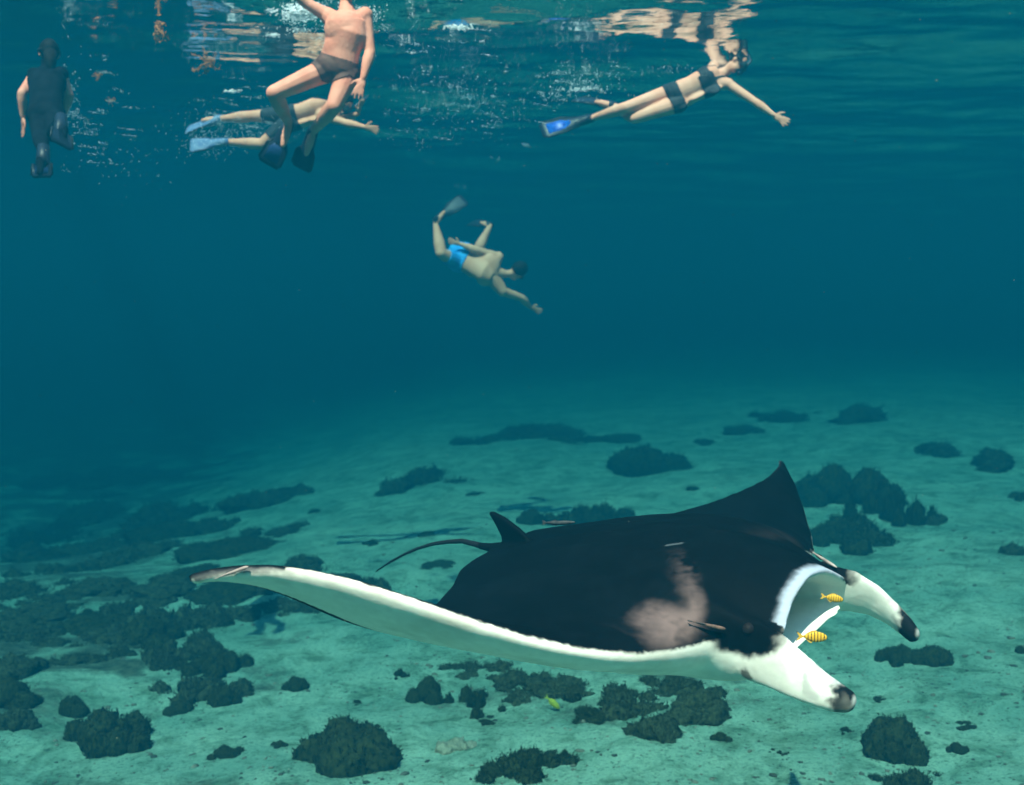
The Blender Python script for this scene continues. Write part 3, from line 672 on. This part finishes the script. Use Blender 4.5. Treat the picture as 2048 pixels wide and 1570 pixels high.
gold = banded('golden_bands'); goldfin = material('yellow_fin', (.70, .40, .05), .5)[0]; eyeblack = material('fish_eye', (.008, .008, .008), .2, .5)[0]
fish('striped_fish', 'small golden fish with dark bars hovering inside the manta\'s mouth', P(1666, 1196, 3.98), (.95, -.25, -.10), (0, 0, 1), .083, (gold, goldfin, eyeblack), group='golden striped fish')
fish('striped_fish', 'golden fish with dark bars swimming below the manta\'s open mouth', P(1627, 1273.5, 3.85), (.99, -.12, -.0), (0, 0, 1), .110, (gold, goldfin, eyeblack), group='golden striped fish')
yel = noisy('yellow_green_scales', (.42, .42, .03), (.25, .32, .03), 60)
fish('reef_fish', 'yellow green fish over the rubble under the manta\'s wing', on_bed(1106, 1424) + Vector((0, 0, .08)), (.75, -.3, -.55), (0, 0, 1), .16, (yel, material('green_fin', (.3, .36, .05), .5)[0], eyeblack))
rem_d = noisy('dark_sucker_fish', (.02, .022, .026), (.06, .06, .06), 40); rem_p = noisy('pale_sucker_fish', (.42, .33, .30), (.22, .17, .16), 30); rem_o = noisy('sucker_fish', (.05, .035, .03), (.17, .09, .065), 30)
def on_manta(name, label, a, b, mats, lift):
    (pa, na), (pb, nb) = manta_hit(*a), manta_hit(*b); n_ = (na + nb).normalized()
    fw = pb - pa; fish(name, label, (pa + pb) / 2 + n_ * lift, fw, n_, min(.17, fw.length), mats, 'remora', 'sucker fish on the manta')
on_manta('sucker_fish', 'slender sucker fish clinging to the manta\'s pale shoulder patch', (1380, 1238), (1450, 1268), (rem_o, rem_d, eyeblack), .022)
on_manta('sucker_fish', 'pinkish sucker fish hanging under the manta\'s raised wing tip', (432, 1164), (494, 1126), (rem_p, rem_p, eyeblack), .02)
on_manta('sucker_fish', 'pale sucker fish lying along the far side of the manta\'s head', (1618, 1100), (1672, 1136), (rem_p, rem_d, eyeblack), .018)
_t = manta_world([(-.44, -.02, .15)])[0]
fish('sucker_fish', 'small dark sucker fish hovering just ahead of the manta\'s dorsal fin', Vector(_t) + Vector((.0, 0, .055)), tuple(M_AX[0] + np.array([0, 0, .12])), (0, 0, 1), .19, (rem_d, rem_d, eyeblack), 'remora', 'sucker fish on the manta')

# ------------------------------------------------------------------ corals and rocks
def lump(seed, sub=3, rough=.35, flat=.75):
    v, f = ICO[sub]; q = v.copy()
    k = np.array([1 + rough * (noise.noise(Vector(p) * 1.7 + Vector((seed * 7.1, 0, 0))) + .55 * noise.noise(Vector(p) * 4.1 + Vector((0, seed * 3.3, 0))) + .3 * noise.noise(Vector(p) * 9 + Vector((0, 0, seed)))) for p in v])
    q = q * k[:, None]; q[:, 2] *= flat; q[:, 2] = np.where(q[:, 2] < -.25, -.25 + (q[:, 2] + .25) * .2, q[:, 2])
    return q, f
def coral_mesh(kind, seed):
    rs = np.random.default_rng(seed); mb = MB()
    def lumps(n_, spread, size, flat, rough, zs):
        for a_ in range(n_):
            c = rs.normal(0, spread, 3) * (1, 1, 0) if a_ else np.zeros(3); k_ = rs.uniform(*size) * (1.25 if a_ == 0 else 1)
            c[2] = zs * rs.uniform(0, 1) * max(0, .5 - np.hypot(c[0], c[1])); q, f = lump(seed + a_ * 1.7, 3, rough, flat); mb.add(q * k_ + c, f)
    if kind == 'bushy':                                  # cauliflower dome with a fuzz of short fingers
        lumps(10, .34, (.28, .50), .80, .26, .6); nb, ln, r0, wander = 6500, (.012, .045), .011, .9
    elif kind == 'staghorn':                             # thicket of short branches, broken outline
        lumps(11, .48, (.16, .34), .70, .42, .5); nb, ln, r0, wander = 4000, (.025, .10), .011, 1.0
    elif kind == 'rock':                                 # lumpy boulder under a turf of algae
        lumps(6, .34, (.34, .60), .62, .62, .3); nb, ln, r0, wander = 3500, (.010, .035), .012, 1.0
    else:                                                # low, ragged reef patch made of several lumps
        lumps(14, .50, (.16, .36), .46, .62, .1); nb, ln, r0, wander = 5200, (.012, .055), .011, 1.0
    src = np.array(mb.v); cen = np.array([0, 0, -.35]); mb2 = mb
    up_ok = np.where(src[:, 2] > -.15)[0]
    for i in rs.choice(up_ok, nb):
        p = src[i] + rs.normal(0, .022, 3); d = (p - cen) / np.linalg.norm(p - cen) + rs.normal(0, wander * .5, 3); d[2] += .25; d /= np.linalg.norm(d)
        L_ = rs.uniform(*ln); a = np.cross(d, rs.normal(0, 1, 3)); a /= np.linalg.norm(a); b = np.cross(d, a); r = r0 * rs.uniform(.7, 1.4)
        m_ = p + d * L_ * .6; e = p + (d + rs.normal(0, .25, 3)) * L_
        vv = [p - d * .04 + r * (a * math.cos(t) + b * math.sin(t)) for t in (0, 2.1, 4.2)] + [m_ + r * .85 * (a * math.cos(t) + b * math.sin(t)) for t in (0, 2.1, 4.2)] + [e]
        mb2.add(vv, [(0, 1, 4, 3), (1, 2, 5, 4), (2, 0, 3, 5), (3, 4, 6), (4, 5, 6), (5, 3, 6)])
    me = bpy.data.meshes.new('coral_' + kind); me.from_pydata([tuple(x) for x in mb2.v], [], mb2.f); me.update()
    me.polygons.foreach_set('use_smooth', [True] * len(me.polygons))
    vv = np.array(mb2.v); 
    return me, (vv.min(0), vv.max(0))
C_DARK = noisy('dark_coral', (.008, .013, .006), (.036, .042, .016), 12, .9, 5, bump=.5, bscale=26, spec=.05)
C_ROCK = noisy('algae_rock', (.012, .018, .010), (.058, .068, .036), 12, .9, 6, bump=.7, bscale=20, spec=.05)
C_PALE = noisy('pale_stone', (.20, .22, .16), (.34, .35, .26), 7, .9, 6, bump=.6, bscale=30, spec=.05)
PROTO = {}
for kd, cnt in (('bushy', 4), ('staghorn', 4), ('rock', 4), ('patch', 5)):
    for i in range(cnt):
        me, bb = coral_mesh(kd, 11 + i * 5 + len(kd)); me.materials.append({'bushy': C_DARK, 'staghorn': C_DARK, 'rock': C_ROCK, 'patch': C_ROCK}[kd]); PROTO.setdefault(kd, []).append((me, bb))
NUSE = {}
def coral(kind, cx, cy, wpx, hpx, label=None, group=None, mat=None, name=None):
    """cx, cy, wpx, hpx: box in the photograph; it stands on the sea bed at the row of its foot"""
    i = NUSE.get(kind, 0); NUSE[kind] = i + 1
    me, (lo, hi) = PROTO[kind][0 if label and 'round dark' in label else i % len(PROTO[kind])]
    g = on_bed(cx, cy + hpx * .30); d = g.y; wm = wpx * d / F
    el = math.atan2(CZ - g.z, d)
    hm = max(.16 * wm, (hpx * d / F - wm * .55 * math.sin(el)) / math.cos(el))     # seen obliquely from above
    hm = min(hm, {'bushy': .70, 'staghorn': .60, 'rock': .50, 'patch': .34}[kind] * wm)
    nm = name or {'bushy': 'coral', 'staghorn': 'branching_coral', 'rock': 'reef_rock', 'patch': 'reef_patch'}[kind]
    if mat: me = me.copy(); me.materials.clear(); me.materials.append(mat)
    o = bpy.data.objects.new(nm, me); col.objects.link(o)
    sx = wm / ((hi[0] - lo[0] + hi[1] - lo[1]) / 2); sz = hm / (hi[2] + .12)
    o.scale = (sx, sx, sz); o.location = (g.x, g.y, g.z - .03 * wm); o.rotation_euler = (0, 0, (i * 2.399) % 6.283)
    return tag(o, label, 'rock' if kind in ('rock', 'patch') else 'coral', group)
B_, S_, K_, T_ = 'bushy', 'staghorn', 'rock', 'patch'
for a in (
    (B_, 692, 1470, 225, 165, 'largest dark coral head with yellowish flecks standing alone on the sand'),
    (B_, 1790, 1466, 142, 122, 'round dark green coral head with a fuzzy edge below the manta\'s mouth'),
    (S_, 1830, 1550, 190, 100, 'ragged dark coral just below the round fuzzy coral head'),
    (S_, 1028, 1512, 195, 115, 'dark branching coral thicket spreading over sand beside the pale stone'),
    (B_, 198, 1448, 185, 135, 'wide dark coral head with a smaller one tucked behind it'),
    (B_, 146, 1402, 66, 72, 'small dark coral head tucked behind the wide dark one'),
    (T_, 380, 1325, 190, 200, 'tall dark reef mound running down from the wing tip towards open sand'),
    (B_, 450, 1378, 70, 90, 'dark coral knob at the edge of the tall reef mound'),
    (S_, 945, 1388, 140, 85, 'branching coral clump on sand right below the manta\'s raised wing'),
    (B_, 858, 1372, 88, 84, 'pointed dark coral clump beside the branching clump under the wing'),
    (T_, 1030, 1335, 240, 80, 'low greenish reef patch in the shade of the manta\'s wing'),
    (B_, 1802, 1298, 84, 58, 'dark green coral head right below the tip of the far mouth lobe'),
    (B_, 1866, 1305, 84, 58, 'dark green coral head joined to the one below the far mouth lobe'),
    (B_, 590, 1363, 56, 44, 'small lone coral tuft on the sand between the reef mound and the wing'),
    (T_, 1240, 1375, 240, 110, 'blue grey reef rubble shaded by the manta\'s body'),
    (K_, 1395, 1390, 150, 110, 'shaded reef rock beneath the manta\'s near mouth lobe'),
    (K_, 1300, 1445, 120, 80, 'rounded rock at the lower end of the shaded rubble'),
    (T_, 1130, 1352, 190, 74, 'low reef patch joining the greenish and the blue grey ones under the wing'),
    (T_, 940, 1322, 150, 52, 'thin reef strip right under the edge of the manta\'s wing'),
    (T_, 1345, 1352, 170, 74, 'reef patch hard against the shaded rock under the manta\'s throat'),
    (S_, 1180, 1418, 130, 56, 'ragged coral scrap on sand in front of the blue grey rubble'),
    (B_, 1738, 972, 150, 104, 'tall rear coral of the cluster beside the manta\'s raised far wing'),
    (B_, 1914, 1490, 42, 46, 'small coral tuft on the sand beside the round fuzzy coral head'),
    (S_, 1692, 1456, 34, 20, 'tiny coral sprig between the mouth lobe and the fuzzy coral head'),
    (B_, 1292, 914, 165, 84, 'rounded coral head alone on pale sand beyond the manta\'s back'),
    (S_, 1205, 1010, 185, 82, 'branching coral thicket just behind the manta\'s back'),
    (B_, 1066, 1032, 62, 46, 'small coral beside the branching thicket, above the manta\'s tail'),
    (B_, 1665, 966, 160, 108, 'upper coral of the cluster beside the manta\'s raised far wing'),
    (S_, 1790, 1000, 165, 125, 'right hand branching coral of the cluster beside the far wing'),
    (S_, 1715, 1042, 210, 110, 'sprawling middle coral of the cluster beside the far wing'),
    (B_, 1640, 1062, 104, 66, 'lowest coral of the cluster, touching the far wing\'s front edge'),
    (K_, 1862, 1036, 66, 34, 'small pointed rock at the edge of the coral cluster by the far wing'),
    (T_, 842, 940, 205, 76, 'broad flat reef patch on sand beyond the dorsal fin'),
    (K_, 1722, 822, 150, 56, 'hazy rounded reef outcrop far beyond the raised wing'),
    (T_, 1560, 822, 170, 46, 'hazy low reef patch far beyond the raised wing'),
    (T_, 1100, 850, 270, 64, 'wide hazy reef patch far off beneath the free diver'),
    (K_, 2030, 1092, 64, 52, 'dark pointed rock at the right hand edge of the sand'),
    (T_, 730, 1142, 140, 110, 'dark reef patch behind the manta\'s whip tail'),
    (T_, 610, 1108, 110, 66, 'dark reef patch just above the bright wing\'s middle'),
    (T_, 560, 1192, 190, 66, 'dark reef patch showing below the manta\'s wing tip'),
    (T_, 92, 1045, 200, 120, 'large hazy reef mound where the sea floor fades into deep blue'),
    (K_, 40, 1420, 100, 92, 'dark rock cut by the edge of view beside the wide coral head'),
): coral(*a)
coral(K_, 915, 1481, 88, 44, 'pale rounded stone half sunk in the sand', None, C_PALE, 'stone')
_far = ((1880, 886, 115, 56), (1990, 912, 125, 58), (2040, 975, 66, 60), (1482, 852, 110, 26), (1410, 878, 64, 18), (1230, 872, 120, 34), (980, 872, 130, 40))
_farl = ('hazy reef patch up the slope beyond the coral cluster by the far wing', 'hazy rock right of the patch up the slope beyond the coral cluster', 'hazy reef patch down slope from the two hazy ones beyond the cluster', 'thin hazy rock ledge beyond the rounded lone coral head', 'thinnest hazy reef strip on the sand beyond the raised wing tip', 'hazy rock at the end of the wide far reef patch', 'hazy reef patch between the broad flat patch and the far one')
for k_, b in enumerate(_far): coral((T_, K_)[k_ % 2], *b, _farl[k_], 'far reef rocks')
_left = ((385, 1000, 235, 78), (540, 985, 130, 56), (480, 1082, 160, 52), (300, 1085, 150, 58), (150, 1120, 150, 56), (50, 1160, 170, 62), (60, 1215, 160, 58), (175, 1235, 140, 60), (110, 1272, 120, 46), (252, 1292, 66, 48),
         (150, 1310, 90, 44), (30, 1310, 90, 110), (290, 1255, 110, 76), (330, 1215, 160, 80), (430, 1215, 150, 76), (410, 1270, 130, 90), (215, 1160, 130, 52), (390, 1140, 120, 46), (250, 1205, 90, 50), (640, 1200, 90, 44))
_left += ((120, 1092, 150, 50), (215, 1080, 120, 44), (350, 1050, 150, 50), (450, 1040, 140, 44), (570, 1052, 120, 40), (100, 1190, 150, 50), (330, 1165, 150, 54), (480, 1165, 140, 50), (230, 1262, 120, 56), (345, 1300, 110, 70), (60, 1256, 130, 50), (10, 1225, 110, 60), (15, 1375, 110, 70), (575, 1145, 120, 46), (255, 945, 240, 50), (180, 1010, 150, 60), (660, 1160, 110, 50), (440, 1310, 90, 70))
_lk = {T_: 'low ragged reef patch in the crowded reef around the wing tip', K_: 'rounded algae covered boulder in the crowded reef around the wing tip', B_: 'bushy dark coral in the crowded reef around the wing tip'}
for k_, b in enumerate(_left):
    kd = (T_, K_, B_, T_, T_)[k_ % 5]; coral(kd, b[0], b[1], b[2] * 1.42, b[3] * 1.25, _lk[kd] if kd != T_ else 'hazy low reef patch past the crowded reef where the floor darkens' if b[1] < 1060 else _lk[kd] if b[1] < 1200 else 'low ragged reef patch between the crowded reef and the open sand', 'crowded reef: ' + {T_: 'patches', K_: 'boulders', B_: 'corals'}[kd])
_tuft = ((745, 1082, 44, 20), (855, 1066, 34, 16), (945, 985, 40, 18), (628, 1020, 30, 14), (1105, 1110, 26, 12), (1440, 1470, 44, 28), (975, 1440, 60, 22), (450, 1500, 70, 40), (800, 1340, 40, 40), (1385, 975, 30, 14), (1935, 1440, 60, 18), (2042, 1296, 26, 26), (1560, 1500, 40, 18), (560, 1485, 36, 22), (715, 1400, 30, 14), (880, 1120, 90, 24), (1130, 1505, 40, 30), (360, 1410, 60, 40), (1760, 1395, 36, 16))
for k_, b in enumerate(_tuft): coral((S_, B_)[k_ % 2], *b, 'little dark coral tuft dotted on open sand', 'coral tufts on the sand', None, 'coral_tuft')
# loose rubble: countless pebbles, coral bits and weed specks
def rubble():
    rs = np.random.default_rng(3); mb = MB(); v, f = ICO[1]
    for _ in range(12000):
        t = rs.uniform(0, 1) ** 1.5; y = 4.6 + 15 * t; x = rs.uniform(-.52, .52) * y
        if noise.noise(Vector((x * .9, y * .9, 3.3))) < rs.uniform(-.35, .35): continue
        r = rs.uniform(.0025, .011) * (1 + rs.random() ** 6 * 2); q = v * (r * rs.uniform(.7, 1.6), r * rs.uniform(.7, 1.6), r * rs.uniform(.3, .7))
        q = q * (1 + rs.uniform(-.25, .25, (len(v), 1))); a = rs.uniform(0, 6.28); ca, sa = math.cos(a), math.sin(a)
        q = np.stack([q[:, 0] * ca - q[:, 1] * sa, q[:, 0] * sa + q[:, 1] * ca, q[:, 2]], 1)
        mb.add(q + np.array([x, y, bed_z(x, y) + r * .15]), f)
    o = mb.build('rubble', noisy('rubble', (.035, .045, .035), (.20, .21, .16), 3.0, .9, 3, lo=.4, hi=.7)); tag(o, 'scattered dark pebbles and coral bits on the sand', 'rubble', kind='stuff')
rubble()

# ------------------------------------------------------------------ bubbles and foam under the surface, some streaks imitating surface glints
def bubbles():
    rs = np.random.default_rng(5); mb = MB(); v, f = ICO[1]
    for cx, cy, Y, sx, sy, sY, n_, rr in ((1160, 165, 11.2, 45, 16, .3, 240, .008), (1110, 190, 11.3, 40, 10, .4, 90, .008), (930, 210, 12.5, 90, 40, .8, 260, .009), (850, 275, 13.0, 40, 12, .5, 60, .008),
                                     (480, 255, 12.8, 70, 22, .3, 420, .009), (420, 285, 12.8, 30, 12, .2, 220, .009), (145, 200, 10.9, 12, 45, .2, 110, .009), (608, 10, 9.75, 20, 8, .10, 520, .015), (915, 55, 9.6, 14, 2.5, .05, 120, .018), (462, 183, 11.0, 9, 1.5, .04, 60, .016), (545, 70, 10, 6, 2, .04, 50, .016), (600, 60, 9.9, 12, 2.5, .04, 60, .016), (1160, 178, 11.6, 22, 2, .05, 90, .014),  # the thin flat clusters stand in for bright glints on the surface
                                     (728, 8, 9.8, 16, 6, .10, 150, .010), (230, 330, 12, 60, 30, .8, 70, .008), (560, 60, 9.6, 40, 10, .3, 70, .008), (1330, 140, 11.0, 40, 6, .2, 80, .007)):
        for _ in range(n_):
            p = P(cx + rs.normal(0, sx), cy + rs.normal(0, sy), Y + rs.normal(0, sY)); p.z = min(p.z, wave_z(p.x, p.y) - .02)
            r = rr * rs.uniform(.25, .8); mb.add(v * (r, r, r * .7) + np.array(p), f)
    for x0, x1, y0, y1, Y0, Y1, n_ in ((770, 1070, 140, 300, 11.5, 15, 55), (1080, 1250, 120, 200, 11.4, 12.6, 34), (380, 620, 190, 300, 12.4, 13.2, 50), (560, 770, 20, 110, 9.7, 10.6, 30), (130, 260, 130, 340, 10.4, 12, 26), (820, 1000, 30, 120, 9.5, 10.8, 14)):
        for _ in range(n_):
            cx, cy, Y = rs.normal((x0 + x1) / 2, (x1 - x0) / 3.6), rs.normal((y0 + y1) / 2, (y1 - y0) / 3.6), rs.uniform(Y0, Y1); wd = rs.uniform(4, 16) * 11 / Y
            for _ in range(rs.integers(6, 26)):
                t = rs.normal(0, 1); p = P(cx + wd * t, cy + rs.normal(0, 1.2) + .12 * wd * t, Y + rs.normal(0, .05)); p.z = min(p.z, wave_z(p.x, p.y) - .015)
                r = rs.uniform(.0018, .0052); mb.add(v * (r, r, r * .7) + np.array(p), f)
    m, b = material('bubble', (.85, .9, .95), .15, .8)
    o = mb.build('bubbles', m); tag(o, 'streams of white bubbles trailing the swimmers, thin flat streaks standing in for surface glints', 'bubbles', kind='stuff')
bubbles()

# ------------------------------------------------------------------ orange brown leafy tufts drifting near the surface
M_TUFT = noisy('orange_brown_tuft', (.30, .10, .03), (.50, .20, .07), 20, .7)
def leafy(px, py, Y, size, seed, label):
    rs = np.random.default_rng(seed); base = P(px, py, Y); mb = MB()
    stems = []
    for _ in range(9):
        d = Vector(rs.normal(0, 1, 3) * (1, .6, .9)).normalized(); q = [Vector((0, 0, 0))]
        for k_ in range(4): d = (d + Vector(rs.normal(0, .35, 3))).normalized(); q.append(q[-1] + d * size * .13)
        mb.tube(q, [.006, .005, .004, .004, .002], 5); stems.append(q)
    for q in stems:
        for _ in range(12):
            i = rs.integers(1, 5); p = q[i]; d = Vector(rs.normal(0, 1, 3)).normalized(); sd_ = d.cross(Vector(rs.normal(0, 1, 3))).normalized(); nn = d.cross(sd_); L_ = size * rs.uniform(.08, .16)
            vv = [p, p + d * L_ * .4 + sd_ * L_ * .20, p + d * L_, p + d * L_ * .4 - sd_ * L_ * .20, p + d * L_ * .45 + nn * .006, p + d * L_ * .45 - nn * .004]
            mb.add(vv, [(0, 1, 4), (1, 2, 4), (2, 3, 4), (3, 0, 4), (1, 0, 5), (2, 1, 5), (3, 2, 5), (0, 3, 5)])
    o = mb.build('floating_tuft', M_TUFT, smooth=False); o.location = base
    return tag(o, label, 'seaweed', 'drifting leafy tufts')
leafy(312, 52, 9.9, .26, 1, 'orange brown leafy tuft drifting high between wetsuit snorkeller and upright swimmer')
leafy(412, 126, 10.9, .30, 2, 'widest brown leafy tuft drifting just beside the upright swimmer')
leafy(197, 152, 11.2, .11, 3, 'tiny orange leafy scrap drifting beside the wetsuit snorkeller')
leafy(222, 202, 11.4, .11, 4, 'tiny orange leafy scrap drifting lowest, beside the wetsuit snorkeller')

def particles():
    rs = np.random.default_rng(9); mb = MB(); v, f = ICO[1]
    for _ in range(200):
        p = P(rs.uniform(-40, 2090), rs.uniform(-20, 1590), rs.uniform(3.0, 9.0))
        if p.z < bed_z(p.x, p.y) + .1 or p.z > -.1: continue
        mb.add(v * rs.uniform(.0005, .0013) * rs.uniform(.6, 1.4, 3) + np.array(p), f)
    o = mb.build('drifting_particles', material('plankton', (.5, .5, .42), .8)[0]); tag(o, 'fine pale specks drifting in the water', 'particles', kind='stuff')
particles()
